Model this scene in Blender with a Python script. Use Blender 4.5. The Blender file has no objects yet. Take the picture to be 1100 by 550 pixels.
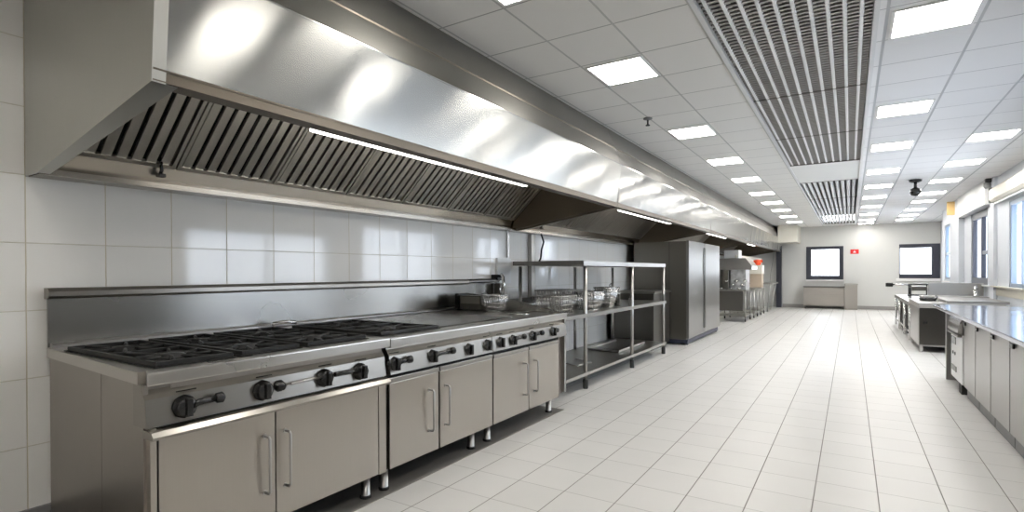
import bpy, bmesh, math, random
from mathutils import Vector, Matrix
random.seed(7)
C = bpy.context.scene.collection
PI = math.pi
S = bpy.context.scene

# ------------------------------------------------------------------ materials
def nm(name):
    m = bpy.data.materials.new(name); m.use_nodes = True
    nt = m.node_tree; b = nt.nodes['Principled BSDF']
    return m, nt, b
def N(nt, t, **kw):
    n = nt.nodes.new(t)
    for k, v in kw.items(): setattr(n, k, v)
    return n
def mth(nt, op, a, b=None, c=None):
    n = nt.nodes.new('ShaderNodeMath'); n.operation = op
    for i, v in enumerate((a, b, c)):
        if v is None: continue
        if isinstance(v, (int, float)): n.inputs[i].default_value = v
        else: nt.links.new(v, n.inputs[i])
    return n.outputs[0]
def geo_xyz(nt):
    g = N(nt, 'ShaderNodeNewGeometry'); s = N(nt, 'ShaderNodeSeparateXYZ')
    nt.links.new(g.outputs['Position'], s.inputs[0]); return g, s
def noise(nt, vec, scale, detail=3, sc3=None):
    mp = N(nt, 'ShaderNodeMapping')
    if sc3: mp.inputs['Scale'].default_value = sc3
    nt.links.new(vec, mp.inputs['Vector'])
    n = N(nt, 'ShaderNodeTexNoise'); n.inputs['Scale'].default_value = scale; n.inputs['Detail'].default_value = detail
    nt.links.new(mp.outputs[0], n.inputs['Vector']); return n.outputs['Fac']
def mixc(nt, fac, a, b):
    n = N(nt, 'ShaderNodeMix', data_type='RGBA')
    if isinstance(fac, (int, float)): n.inputs[0].default_value = fac
    else: nt.links.new(fac, n.inputs[0])
    for i, v in ((6, a), (7, b)):
        if isinstance(v, tuple): n.inputs[i].default_value = (*v, 1)
        else: nt.links.new(v, n.inputs[i])
    return n.outputs[2]
def steel(name, col, rough=.3, aniso=0., tangent=(0, 1, 0), brush=(1, 1, 1), wav=0.0, metal=1.0, cvar=.06):
    """brushed stainless steel: fine streaks, cloudy wear, optional soft waviness of the sheet"""
    m, nt, b = nm(name)
    g = N(nt, 'ShaderNodeNewGeometry'); P = g.outputs['Position']
    cl = noise(nt, P, 1.7, 4)
    st = noise(nt, P, 170, 1, brush)
    f = mth(nt, 'ADD', mth(nt, 'MULTIPLY', cl, .6), mth(nt, 'MULTIPLY', st, .4))
    c0 = tuple(c * (1 - cvar) for c in col); c1 = tuple(min(1, c * (1 + cvar)) for c in col)
    nt.links.new(mixc(nt, f, c0, c1), b.inputs['Base Color'])
    b.inputs['Metallic'].default_value = metal
    r = mth(nt, 'ADD', rough - .02, mth(nt, 'MULTIPLY', cl, .04)); nt.links.new(r, b.inputs['Roughness'])
    if aniso:
        b.inputs['Anisotropic'].default_value = aniso
        v = N(nt, 'ShaderNodeCombineXYZ')
        for i in range(3): v.inputs[i].default_value = tangent[i]
        nt.links.new(v.outputs[0], b.inputs['Tangent'])
    if wav:
        bp = N(nt, 'ShaderNodeBump'); bp.inputs['Strength'].default_value = 1; bp.inputs['Distance'].default_value = wav
        nt.links.new(noise(nt, P, 1.6, 1, (1, 1.2, .6)), bp.inputs['Height']); nt.links.new(bp.outputs[0], b.inputs['Normal'])
    return m
def plain(name, col, rough=.5, metal=0., spec=.5, nscale=6, var=.06, coat=0):
    m, nt, b = nm(name)
    g = N(nt, 'ShaderNodeNewGeometry')
    f = noise(nt, g.outputs['Position'], nscale, 3)
    nt.links.new(mixc(nt, f, tuple(c * (1 - var) for c in col), tuple(min(1, c * (1 + var)) for c in col)), b.inputs['Base Color'])
    b.inputs['Roughness'].default_value = rough; b.inputs['Metallic'].default_value = metal
    b.inputs['Specular IOR Level'].default_value = spec
    if coat: b.inputs['Coat Weight'].default_value = coat
    return m
def emit(name, col, s):
    m, nt, b = nm(name)
    b.inputs['Base Color'].default_value = (*col, 1)
    b.inputs['Emission Color'].default_value = (*col, 1); b.inputs['Emission Strength'].default_value = s
    return m
def tiled(name, ax, pa, oa, wa, pb, ob, wb, tile, grout_a, grout_b, rough, var=.03, bump=.0015, spec=.5, cloud=.04, rail=None, grough=.7):
    """rectangular tiles: joints at oa + k*pa along the first axis, ob + k*pb along the second"""
    m, nt, b = nm(name)
    g, s = geo_xyz(nt)
    A, B = s.outputs['XYZ'.index(ax[0])], s.outputs['XYZ'.index(ax[1])]
    def ln(cc, p, o, w):
        t = mth(nt, 'DIVIDE', mth(nt, 'SUBTRACT', cc, o), p)
        fr = mth(nt, 'FRACT', t); d = mth(nt, 'MULTIPLY', mth(nt, 'ABSOLUTE', mth(nt, 'SUBTRACT', fr, .5)), -1)
        d = mth(nt, 'MULTIPLY', mth(nt, 'ADD', d, .5), p)           # distance to the nearest joint
        k = mth(nt, 'SUBTRACT', 1, mth(nt, 'MULTIPLY', d, 2 / w)); k = mth(nt, 'MULTIPLY', k, 2.5)
        n = N(nt, 'ShaderNodeClamp'); nt.links.new(k, n.inputs[0])
        return n.outputs[0], mth(nt, 'FLOOR', t)
    la, fa = ln(A, pa, oa, wa); lb, fb = ln(B, pb, ob, wb)
    v = N(nt, 'ShaderNodeCombineXYZ'); nt.links.new(fa, v.inputs[0]); nt.links.new(fb, v.inputs[1])
    wn = N(nt, 'ShaderNodeTexWhiteNoise'); nt.links.new(v.outputs[0], wn.inputs['Vector'])
    cl = noise(nt, g.outputs['Position'], 2.2, 5)
    f = mth(nt, 'ADD', mth(nt, 'MULTIPLY', wn.outputs['Value'], var / (var + cloud)), mth(nt, 'MULTIPLY', cl, cloud / (var + cloud)))
    tot = var + cloud
    col = mixc(nt, f, tuple(c * (1 - tot) for c in tile), tuple(min(1, c * (1 + tot)) for c in tile))
    col = mixc(nt, lb, col, grout_b); col = mixc(nt, la, col, grout_a)
    nt.links.new(col, b.inputs['Base Color'])
    j = mth(nt, 'MAXIMUM', la, lb)
    nt.links.new(mth(nt, 'ADD', rough, mth(nt, 'MULTIPLY', j, grough - rough)), b.inputs['Roughness'])
    b.inputs['Specular IOR Level'].default_value = spec
    if bump:
        bp = N(nt, 'ShaderNodeBump'); bp.inputs['Distance'].default_value = bump
        h = mth(nt, 'SUBTRACT', mth(nt, 'MULTIPLY', wn.outputs['Value'], .15), j)
        nt.links.new(h, bp.inputs['Height']); nt.links.new(bp.outputs[0], b.inputs['Normal'])
    return m

M = {}
M['range'] = steel('range_steel', (.31, .292, .265), .30, .5, (.707, 0, .707), (1, .03, 1))
M['door'] = steel('door_steel', (.44, .408, .362), .3, .5, (.707, .707, 0), (1, 1, .03))
M['top'] = steel('worktop_steel', (.50, .48, .445), .28, .5, (.707, 0, .707), (1, .03, 1))
M['side'] = steel('side_steel', (.36, .33, .30), .36, .3, (.707, .707, 0), (1, 1, .05))
M['splash'] = steel('splash_steel', (.29, .285, .27), .27, .75, (.707, 0, .707), (1, .03, 1))
M['hood'] = steel('hood_steel', (.53, .525, .495), .18, .95, (.2, .38, .90), (1, .02, 1), wav=.005)
M['hood_far'] = steel('hood_far_steel', (.50, .50, .485), .12, .95, (.2, .48, .86), (1, .02, 1), wav=.007)
M['hood_last'] = steel('hood_creased_steel', (.55, .55, .54), .08, .8, (.2, .48, .86), (1, .02, 1), wav=.05)
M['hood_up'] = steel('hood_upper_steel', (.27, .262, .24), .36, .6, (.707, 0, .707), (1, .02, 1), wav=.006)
M['hood_end'] = steel('hood_end_steel', (.50, .495, .46), .38, .4, (.707, .707, 0), (1, 1, .04), wav=.004)
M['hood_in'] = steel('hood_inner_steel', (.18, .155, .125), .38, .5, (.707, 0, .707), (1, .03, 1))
M['trough'] = steel('trough_steel', (.43, .39, .335), .24, .5, (.707, 0, .707), (1, .03, 1))
M['slat'] = steel('filter_steel', (.66, .63, .57), .42, .0, cvar=.2)
M['dark_steel'] = steel('dark_steel', (.17, .162, .148), .33, .4, (.707, .707, 0), (1, 1, .04))
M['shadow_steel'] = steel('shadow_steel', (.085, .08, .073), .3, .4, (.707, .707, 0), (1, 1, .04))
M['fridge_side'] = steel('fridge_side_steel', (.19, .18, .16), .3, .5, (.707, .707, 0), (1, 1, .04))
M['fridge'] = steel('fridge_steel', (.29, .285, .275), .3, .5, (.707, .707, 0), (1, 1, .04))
M['shelf'] = steel('shelf_steel', (.40, .39, .36), .3, .4, (.707, 0, .707), (1, .04, 1))
M['tube'] = steel('tube_steel', (.46, .45, .43), .3, cvar=.08)
M['chrome'] = steel('chrome', (.62, .62, .61), .12, cvar=.05)
M['bright'] = steel('bright_steel', (.42, .41, .395), .3, .3, (.707, .707, 0), (1, 1, .04))
M['blue_top'] = steel('right_worktop_steel', (.55, .58, .66), .13, .3, (.707, 0, .707), (1, .05, 1), wav=.006)
M['grille'] = steel('grille_steel', (.78, .79, .80), .5, metal=.8)
M['fin'] = steel('grille_fin_steel', (.34, .33, .315), .45, metal=.8)
M['iron'] = plain('cast_iron', (.012, .012, .012), .5, spec=.35, nscale=60, var=.4)
M['black'] = plain('black_plastic', (.010, .010, .010), .22, spec=.5, nscale=20, var=.3)
M['rubber'] = plain('dark_rubber', (.02, .02, .02), .6)
M['slot'] = plain('dark_gap', (.012, .011, .010), .8)
M['wall'] = plain('white_wall_paint', (.76, .755, .74), .55, var=.015, nscale=2)
M['wall_far'] = plain('far_wall_paint', (.64, .64, .62), .55, var=.02, nscale=2)
M['cream'] = plain('cream_paint', (.78, .75, .66), .5, var=.015)
M['greyskirt'] = plain('grey_baseboard', (.30, .29, .28), .5)
M['floor_dark'] = plain('kerb_shade_band', (.20, .19, .175), .35, var=.1)
M['frame'] = plain('dark_window_frame', (.028, .030, .045), .35)
M['white_frame'] = plain('pale_frame', (.70, .74, .80), .35)
M['stone'] = plain('beige_sill_stone', (.62, .59, .50), .35, nscale=40, var=.12)
M['navy'] = plain('navy_plinth', (.02, .025, .05), .4)
M['card'] = plain('cardboard', (.52, .42, .32), .8)
M['orange'] = plain('orange_plastic', (.9, .09, .02), .35)
M['yellow'] = plain('yellow_board', (.80, .55, .24), .6)
M['taupe'] = plain('taupe_laminate', (.33, .305, .275), .45, var=.03)
M['red'] = plain('red_sign', (.75, .02, .02), .4); M['white'] = plain('white_paint', (.85, .85, .84), .4, var=.02)
M['plastic_grey'] = plain('grey_plastic', (.22, .22, .22), .5)
M['marble'] = plain('marbled_board', (.5, .5, .5), .3, nscale=9, var=.7)
M['panel_light'] = emit('light_diffuser', (1, .965, .91), 23.0)
M['tube_light'] = emit('tube_light', (1, .97, .92), 9.0)
M['daylight'] = emit('bright_outdoors', (.96, .98, 1), 5.0)
M['tile_wall'] = tiled('white_wall_tiles', 'YZ', .352, 1.003, .006, .351, .074, .005, (.90, .88, .835), (.66, .60, .46), (.66, .62, .52), .07, var=.012, cloud=.01, bump=.002, spec=.6)
M['floor'] = tiled('pale_floor_tiles', 'XY', .3185, .1387, .0075, .322, 3.21, .0055, (.63, .62, .60), (.25, .24, .22), (.38, .37, .35), .38, spec=.4, var=.02, cloud=.05, bump=.0015)
M['ceil_left'] = tiled('ceiling_tiles_left', 'XY', .474, -1.757, .018, .541, 3.245, .013, (.84, .83, .80), (.52, .52, .50), (.40, .40, .38), .8, var=.012, cloud=.01, bump=.001)
M['ceil_right'] = tiled('ceiling_tiles_right', 'XY', .498, .69, .022, .536, 4.485, .012, (.84, .84, .85), (.48, .49, .51), (.42, .42, .44), .8, var=.012, cloud=.01, bump=.001)
def glass(name):
    m = bpy.data.materials.new(name); m.use_nodes = True; nt = m.node_tree
    nt.nodes.remove(nt.nodes['Principled BSDF']); o = nt.nodes['Material Output']
    t = N(nt, 'ShaderNodeBsdfTransparent'); t.inputs[0].default_value = (.93, .96, 1, 1)
    gl = N(nt, 'ShaderNodeBsdfGlossy'); gl.inputs['Roughness'].default_value = .02
    mx = N(nt, 'ShaderNodeMixShader'); mx.inputs[0].default_value = .07
    nt.links.new(t.outputs[0], mx.inputs[1]); nt.links.new(gl.outputs[0], mx.inputs[2])
    nt.links.new(mx.outputs[0], o.inputs[0]); return m
M['glass'] = glass('window_glass')

# ------------------------------------------------------------------ mesh helpers
class MB:
    def __init__(s): s.bm = bmesh.new()
    def hull8(s, pts, bev=0):
        vs = [s.bm.verts.new(p) for p in pts]
        fs = [s.bm.faces.new([vs[i] for i in q]) for q in ((0, 3, 2, 1), (4, 5, 6, 7), (0, 1, 5, 4), (1, 2, 6, 5), (2, 3, 7, 6), (3, 0, 4, 7))]
        if bev:
            es = list({e for f in fs for e in f.edges})
            bmesh.ops.bevel(s.bm, geom=es, offset=bev, segments=2, profile=.7, affect='EDGES')
        return s
    def box(s, x0, x1, y0, y1, z0, z1, bev=0):
        return s.hull8([(x0, y0, z0), (x1, y0, z0), (x1, y1, z0), (x0, y1, z0), (x0, y0, z1), (x1, y0, z1), (x1, y1, z1), (x0, y1, z1)], bev)
    def prism_y(s, prof, y0, y1, y0b=None):
        """closed (x,z) profile swept along Y"""
        n = len(prof)
        f0 = y0 if callable(y0) else (lambda x: y0)
        a = [s.bm.verts.new((x, f0(x), z)) for x, z in prof]; b = [s.bm.verts.new((x, y1, z)) for x, z in prof]
        s.bm.faces.new(a); s.bm.faces.new(b[::-1])
        for i in range(n): s.bm.faces.new((a[i], b[i], b[(i + 1) % n], a[(i + 1) % n]))
        return s
    def prism_x(s, prof, x0, x1):
        n = len(prof)
        a = [s.bm.verts.new((x0, y, z)) for y, z in prof]; b = [s.bm.verts.new((x1, y, z)) for y, z in prof]
        s.bm.faces.new(a[::-1]); s.bm.faces.new(b)
        for i in range(n): s.bm.faces.new((a[i], a[(i + 1) % n], b[(i + 1) % n], b[i]))
        return s
    def tube(s, pts, r, seg=8, caps=True):
        pts = [Vector(p) for p in pts]; rings = []; up = None
        for i, p in enumerate(pts):
            d = (pts[min(i + 1, len(pts) - 1)] - pts[max(i - 1, 0)]).normalized()
            if up is None: up = Vector((0, 0, 1)) if abs(d.z) < .9 else Vector((1, 0, 0))
            a = d.cross(up).normalized(); b = a.cross(d).normalized(); up = b
            rr = r[i] if isinstance(r, (list, tuple)) else r
            rings.append([s.bm.verts.new(p + a * rr * math.cos(2 * PI * k / seg) + b * rr * math.sin(2 * PI * k / seg)) for k in range(seg)])
        for q in range(len(rings) - 1):
            for k in range(seg):
                f = s.bm.faces.new((rings[q][k], rings[q][(k + 1) % seg], rings[q + 1][(k + 1) % seg], rings[q + 1][k])); f.smooth = True
        if caps: s.bm.faces.new(rings[0]); s.bm.faces.new(rings[-1][::-1])
        return s
    def lathe(s, prof, c, axis='Z', seg=20, ripple=0, rn=8):
        """(radius, height) profile turned round an axis through c"""
        rings = []
        for r, h in prof:
            ring = []
            for k in range(seg):
                t = 2 * PI * k / seg; rr = r * (1 + (ripple * math.cos(rn * t) if ripple else 0))
                u, v = rr * math.cos(t), rr * math.sin(t)
                p = {'Z': (u, v, h), 'X': (h, u, v), 'Y': (u, h, v)}[axis]
                ring.append(s.bm.verts.new((c[0] + p[0], c[1] + p[1], c[2] + p[2])))
            rings.append(ring)
        for q in range(len(rings) - 1):
            for k in range(seg):
                f = s.bm.faces.new((rings[q][k], rings[q][(k + 1) % seg], rings[q + 1][(k + 1) % seg], rings[q + 1][k])); f.smooth = True
        if prof[0][0] > 1e-5: s.bm.faces.new(rings[0])
        if prof[-1][0] > 1e-5: s.bm.faces.new(rings[-1][::-1])
        return s
    def cyl(s, c, r, h, axis='Z', seg=16): return s.lathe([(r, 0), (r, h)], c, axis, seg)
    def make(s, name, mat, parent=None, **props):
        bmesh.ops.recalc_face_normals(s.bm, faces=s.bm.faces)
        me = bpy.data.meshes.new(name); s.bm.to_mesh(me); s.bm.free()
        me.materials.append(mat if not isinstance(mat, str) else M[mat])
        o = bpy.data.objects.new(name, me); C.objects.link(o)
        if parent is not None:
            o.parent = parent
            r = parent
            L = Vector((0, 0, 0))
            while r is not None: L += r.location; r = r.parent
            me.transform(Matrix.Translation(-L))       # parts are modelled in room coordinates
        for k, v in props.items(): o[k] = v
        return o
def thing(name, label, cat, loc, group=None):
    o = bpy.data.objects.new(name, None); C.objects.link(o); o.location = loc; o.empty_display_size = .1
    o['label'] = label; o['category'] = cat
    if group: o['group'] = group
    return o
def tag(o, label, cat, group=None):
    o['label'] = label; o['category'] = cat
    if group: o['group'] = group
    # put the origin on the thing itself
    vs = [v.co for v in o.data.vertices]
    c = Vector(((min(v.x for v in vs) + max(v.x for v in vs)) / 2, (min(v.y for v in vs) + max(v.y for v in vs)) / 2, min(v.z for v in vs)))
    o.data.transform(Matrix.Translation(-c)); o.location = c
    return o
def struct(name, mb, mat): return mb.make(name, mat, kind='structure')
def copy_tree(o, parent=None):
    c = o.copy(); C.objects.link(c)
    if parent is not None: c.parent = parent
    for ch in [x for x in S.collection.objects if x.parent == o]: copy_tree(ch, c)
    return c
def Y0(x):   # the range's left end is very slightly out of square
    return .985 + (-2.28 - x) * .067

# ------------------------------------------------------------------ dimensions
WL, WR, WR2, YF, YB, ZC = -3.6, 2.1, 2.47, 22.0, -3.2, 2.9

# ------------------------------------------------------------------ the room
struct('floor', MB().box(WL - .2, 2.8, YB - .2, YF + .2, -.12, 0), 'floor')
struct('trim_1', MB().box(WL + .001, -2.315, YB, 4.6, 0.0005, .003), 'floor_dark')  # darker kerb under the ranges, their shade put into its colour
struct('ceiling', MB().box(WL - .2, -.79, YB - .2, YF + .2, ZC, ZC + .1), 'ceil_left')
struct('ceiling', MB().box(.14, 2.8, YB - .2, YF + .2, ZC, ZC + .1), 'ceil_right')
cg = plain('ceiling_blank_panel', (.80, .80, .78), .7, var=.01)
struct('ceiling', MB().box(-.79, .14, 9.1, 10.95, ZC, ZC + .1), cg)
struct('ceiling', MB().box(-.79, .14, 20.95, YF + .2, ZC, ZC + .1), cg)
struct('ceiling', MB().box(-.79, .14, YB - .2, 20.95, ZC + .28, ZC + .32), plain('ceiling_void', (.10, .10, .10), .8))
for a, b in ((-.80, -.77), (.12, .15)):
    struct('trim_2' if a < 0 else 'trim_3', MB().box(a, b, YB, 21.0, ZC - .012, ZC + .28), plain('white_rail', (.72, .73, .74), .35))
struct('wall_left', MB().box(WL - .2, WL, YB - .2, YF + .2, 0, ZC + .1), 'tile_wall')
struct('wall_back', MB().box(WL, 2.8, YB - .2, YB, 0, ZC + .1), 'wall')

def wall_x(name, x, th, y0, y1, holes, mat):
    """wall along Y at x, with rectangular holes (ya,yb,za,zb)"""
    m = MB(); y = y0
    for ya, yb, za, zb in sorted(holes):
        m.box(x, x + th, y, ya, 0, ZC + .1); m.box(x, x + th, ya, yb, 0, za); m.box(x, x + th, ya, yb, zb, ZC + .1); y = yb
    m.box(x, x + th, y, y1, 0, ZC + .1)
    return struct(name, m, mat)
HR = [(4.6, 7.6, 1.05, 2.1), (8.4, 11.24, 1.05, 2.40), (12.77, 14.36, 1.05, 2.46), (16.75, 17.95, 1.1, 2.5)]
bluewall = plain('white_wall_by_windows', (.63, .66, .70), .5, var=.015)
wall_x('wall_right', WR, .32, YB, 18.4, HR, bluewall)
struct('wall_right', MB().box(WR2, WR2 + .2, 18.4, YF, 0, ZC + .1), bluewall)
m = MB()
HF = [(-1.34, -.20, 1.02, 2.19), (1.38, 2.455, 1.07, 2.20)]
x = WL
for xa, xb, za, zb in HF:
    m.box(x, xa, YF, YF + .2, 0, ZC + .1); m.box(xa, xb, YF, YF + .2, 0, za); m.box(xa, xb, YF, YF + .2, zb, ZC + .1); x = xb
m.box(x, 2.8, YF, YF + .2, 0, ZC + .1)
struct('wall_far', m, 'wall_far')
struct('baseboard_far', MB().box(-2.1, 2.47, YF - .02, YF, 0, .12), 'greyskirt')
struct('baseboard_left', MB().box(WL, WL + .02, YB, YF, 0, .10), 'plastic_grey')
struct('trim_4', MB().box(-2.12, -1.52, 20.6, YF, 2.31, ZC), 'cream')          # bulkhead by the hood's far end
struct('trim_5', MB().box(-2.29, -2.12, 21.75, YF, 0, 2.25, .01), M['frame'])  # dark upright in the far corner

# windows
def window(n, y0, y1, z0, z1, fm, fw=.06, mull=(), trans=(), xx=WR + .012):
    w = bpy.data.objects.new('window_%d' % n, None); C.objects.link(w); w.location = (xx, (y0 + y1) / 2, z0); w['kind'] = 'structure'
    f = MB()
    f.box(xx, xx + .07, y0, y0 + fw, z0, z1, .004).box(xx, xx + .07, y1 - fw, y1, z0, z1, .004)
    f.box(xx, xx + .07, y0 + fw, y1 - fw, z0, z0 + fw, .004).box(xx, xx + .07, y0 + fw, y1 - fw, z1 - fw, z1, .004)
    for q, t in mull: f.box(xx, xx + .06, q, q + t, z0 + fw, z1 - fw, .004)
    for q, t, ya, yb in trans: f.box(xx + .005, xx + .055, ya, yb, q, q + t, .004)
    f.make('frame', fm, w, kind='structure')
    MB().box(xx + .03, xx + .036, y0 + fw, y1 - fw, z0 + fw, z1 - fw).make('pane', 'glass', w, kind='structure')
    return w
window(6, 4.6, 7.6, 1.05, 2.1, M['white_frame'], mull=((6.1, .06),))  # out of view, added to bring daylight onto the right ceiling
wf = plain('blue_grey_frame', (.20, .26, .34), .3)
window(1, 8.4, 11.24, 1.05, 2.40, wf, .07, mull=((9.8, .06), (10.55, .03)))
window(2, 12.77, 14.36, 1.05, 2.46, M['frame'], .13, mull=((13.35, .10),), trans=((1.62, .07, 12.9, 13.35),))
window(3, 16.75, 17.95, 1.1, 2.5, wf, .05, trans=((1.72, .06, 16.8, 17.9),))
def window_far(n, x0, x1, z0, z1, fl, fr, ft, fb):
    w = bpy.data.objects.new('window_%d' % n, None); C.objects.link(w); w.location = ((x0 + x1) / 2, YF, z0); w['kind'] = 'structure'
    a, b = YF - .015, YF + .07
    f = MB().box(x0, x0 + fl, a, b, z0, z1, .004).box(x1 - fr, x1, a, b, z0, z1, .004)
    f.box(x0 + fl, x1 - fr, a, b, z0, z0 + fb, .004).box(x0 + fl, x1 - fr, a, b, z1 - ft, z1, .004)
    f.make('frame', 'frame', w, kind='structure')
    MB().box(x0 + fl, x1 - fr, YF + .04, YF + .046, z0 + fb, z1 - ft).make('pane', 'glass', w, kind='structure')
window_far(4, -1.34, -.20, 1.02, 2.19, .16, .13, .11, .14)
window_far(5, 1.38, 2.455, 1.07, 2.20, .03, .22, .13, .14)
struct('trim_6', MB().box(-1.35, -.2, YF - .06, YF, .96, 1.01, .005), 'white')
struct('trim_7', MB().box(1.3, 2.46, YF - .08, YF, .98, 1.06, .005), 'white')
# the overexposed daylight beyond the windows: bright sky boards standing outside
struct('trim_8', MB().box(4.2, 4.25, YB - 2, 26, -.5, 5), M['daylight'])
struct('trim_9', MB().box(-4.5, 4.2, 24.2, 24.25, -.5, 5), emit('bright_outdoors_far', (1, 1, 1), 4.0))
# sills, lintels, pelmets and pillars on the right
struct('trim_10', MB().box(WR - .015, WR, 2.0, 12.4, .90, 1.04, .004), 'stone')
struct('trim_11', MB().box(WR - .06, WR - .001, 8.2, 12.2, 1.035, 1.06, .004), 'stone')
struct('trim_12', MB().box(WR - .12, WR + .01, 12.3, 15.12, 2.47, ZC, .004), 'white')
struct('trim_13', MB().box(WR - .05, WR, 12.02, 12.36, 0, ZC, .004), bluewall)
struct('trim_14', MB().box(WR - .10, WR, 15.12, 16.3, 0, ZC, .004), bluewall)
struct('trim_15', MB().box(WR - .05, WR - .001, 12.6, 18.0, 1.03, 1.055, .004), 'white')

# pelmet of the near window: cream roller blind box
for i, (ya, yb) in enumerate(((8.2, 11.9),)):
    t = thing('blind_box', 'cream roller blind box above the nearest window on the right wall', 'blind box', (WR, (ya + yb) / 2, 2.45))
    MB().prism_y([(WR - .004, 2.46), (WR - .10, 2.46), (WR - .13, 2.50), (WR - .13, 2.66), (WR - .09, 2.70), (WR - .004, 2.70)], ya, yb).make('housing', 'cream', t)
    MB().box(WR - .135, WR - .004, yb, yb + .02, 2.45, 2.71, .004).make('end_cap', 'plastic_grey', t)
    MB().box(WR - .075, WR - .055, ya + .05, yb - .05, 2.425, 2.457, .003).make('bottom_bar', 'white', t)

# ------------------------------------------------------------------ ceiling lights
def ceiling_light(x0, y0, w, l, label, group):
    t = thing('ceiling_light', label, 'light', (x0 + w / 2, y0 + l / 2, ZC), group)
    f = MB(); b = .018; z0, z1 = ZC - .008, ZC - .001
    f.box(x0 - b, x0 + w + b, y0 - b, y0, z0, z1).box(x0 - b, x0 + w + b, y0 + l, y0 + l + b, z0, z1)
    f.box(x0 - b, x0, y0, y0 + l, z0, z1).box(x0 + w, x0 + w + b, y0, y0 + l, z0, z1)
    f.make('frame', 'white', t)
    MB().box(x0, x0 + w, y0, y0 + l, ZC - .006, ZC - .002).make('diffuser', 'panel_light', t)
LY = [-1.6, .3, 2.22, 3.84, 6.03, 7.92, 9.75, 11.7, 13.45, 15.24, 17.14, 19.2]
RY = [-1.8, .1, 2.45, 4.02, 6.26, 8.1, 10.11, 11.88, 13.63, 15.6, 17.7, 19.66, 21.1]  # both rows start with unseen lights added for general illumination
RRY = [8.1, 9.95, 11.79, 13.57, 15.1, 16.97, 18.63, 20.2]
ordn = ['nearest', 'second nearest', 'third', 'fourth', 'fifth', 'sixth', 'seventh', 'eighth', 'ninth', 'tenth', 'eleventh', 'twelfth', 'thirteenth']
for rowname, x0, ys, l, first in (('row beside the steel hood', -1.72, LY, .44, 2), ('row just right of the ceiling grille', .235, RY, .43, 3), ('row nearest the window wall', 1.20, RRY, .43, 0)):
    for i, y in enumerate(ys):
        k = i - first
        lab = 'square white ceiling light, %s in the %s' % (ordn[k], rowname) if k >= 0 else 'unseen square white ceiling light added behind the viewer, %s' % rowname
        ceiling_light(x0, y, .41, l, lab, 'ceiling lights in the ' + rowname)

# ceiling extraction grilles
def grille(y0, y1, label, seams, fine):
    t = thing('ceiling_grille', label, 'grille', (-.32, (y0 + y1) / 2, ZC))
    n = 10; x0, x1 = -.765, .115; w = (x1 - x0) / n
    r = MB()
    for i in range(n):
        a = x0 + i * w
        r.prism_y([(a, ZC + .05), (a + w * .26, ZC + .004), (a + w * .46, ZC + .004), (a + w * .68, ZC + .05), (a + w * .60, ZC + .05), (a + w * .44, ZC + .012), (a + w * .26, ZC + .012), (a + w * .08, ZC + .05)], y0 + .01, y1 - .01)
    r.make('rib', 'grille', t)
    s = MB(); y = y0 + .02
    while fine and y < y1:
        s.box(x0, x1, y, y + fine * .40, ZC + .008, ZC + .020); y += fine
    if fine: s.make('fin', 'fin', t)
    for q in seams: MB().box(x0, x1, q, q + .010, ZC + .001, ZC + .007).make('cross_bar', 'dark_steel', t)
    for q in (y0, y1 - .03): MB().box(x0, x1, q, q + .03, ZC - .004, ZC + .03).make('end_bar', 'dark_steel', t)
grille(YB, 9.1, 'long metal ribbed grille in the ceiling, the nearer and larger of two', (2.6, 5.45, 7.2), .055)
grille(10.95, 20.95, 'ribbed metal grille in the ceiling beyond the blank panel, the farther one', (13.6, 15.6, 18.4), 0)

# small ceiling fittings
t = thing('sprinkler_head', 'small dark sprinkler head on the ceiling beside the hood', 'sprinkler', (-1.765, 5.43, ZC))
MB().lathe([(.045, 0), (.045, -.012), (.02, -.02)], (-1.765, 5.43, ZC), 'Z', 14).make('flange', 'plastic_grey', t)
MB().cyl((-1.765, 5.43, ZC - .07), .008, .05).make('stem', 'rubber', t)
MB().cyl((-1.765, 5.43, ZC - .078), .022, .008).make('deflector', 'rubber', t)
t = thing('security_camera', 'black camera hanging from the ceiling among the right-hand lights', 'camera', (.955, 11.6, ZC))
MB().lathe([(.095, 0), (.09, -.03), (.04, -.05)], (.955, 11.6, ZC - .008), 'Z', 18).make('mount', 'black', t)
MB().cyl((.955, 11.6, ZC - .16), .024, .12).make('stem', 'black', t)
MB().lathe([(.03, 0), (.075, -.03), (.085, -.08), (.06, -.13), (0.001, -.15)], (.955, 11.6, ZC - .14), 'Z', 18).make('camera_body', 'black', t)
t = thing('motion_sensor', 'small grey sensor with dark cap high on the window wall pillar', 'sensor', (WR - .07, 12.2, 2.72))
MB().box(WR - .13, WR - .055, 12.13, 12.25, 2.83, ZC - .002, .008).make('cap', 'rubber', t)
MB().lathe([(.03, 0), (.05, .03), (.05, .10)], (WR - .105, 12.19, 2.73), 'Z', 14).make('sensor_body', M['plastic_grey'], t)
tag(MB().box(WR - .24, WR - .10, 15.6, 15.63, 2.58, 2.88, .004).make('notice_board', 'yellow'), 'orange-yellow square board high on the pillar beyond the open window', 'board')

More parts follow.
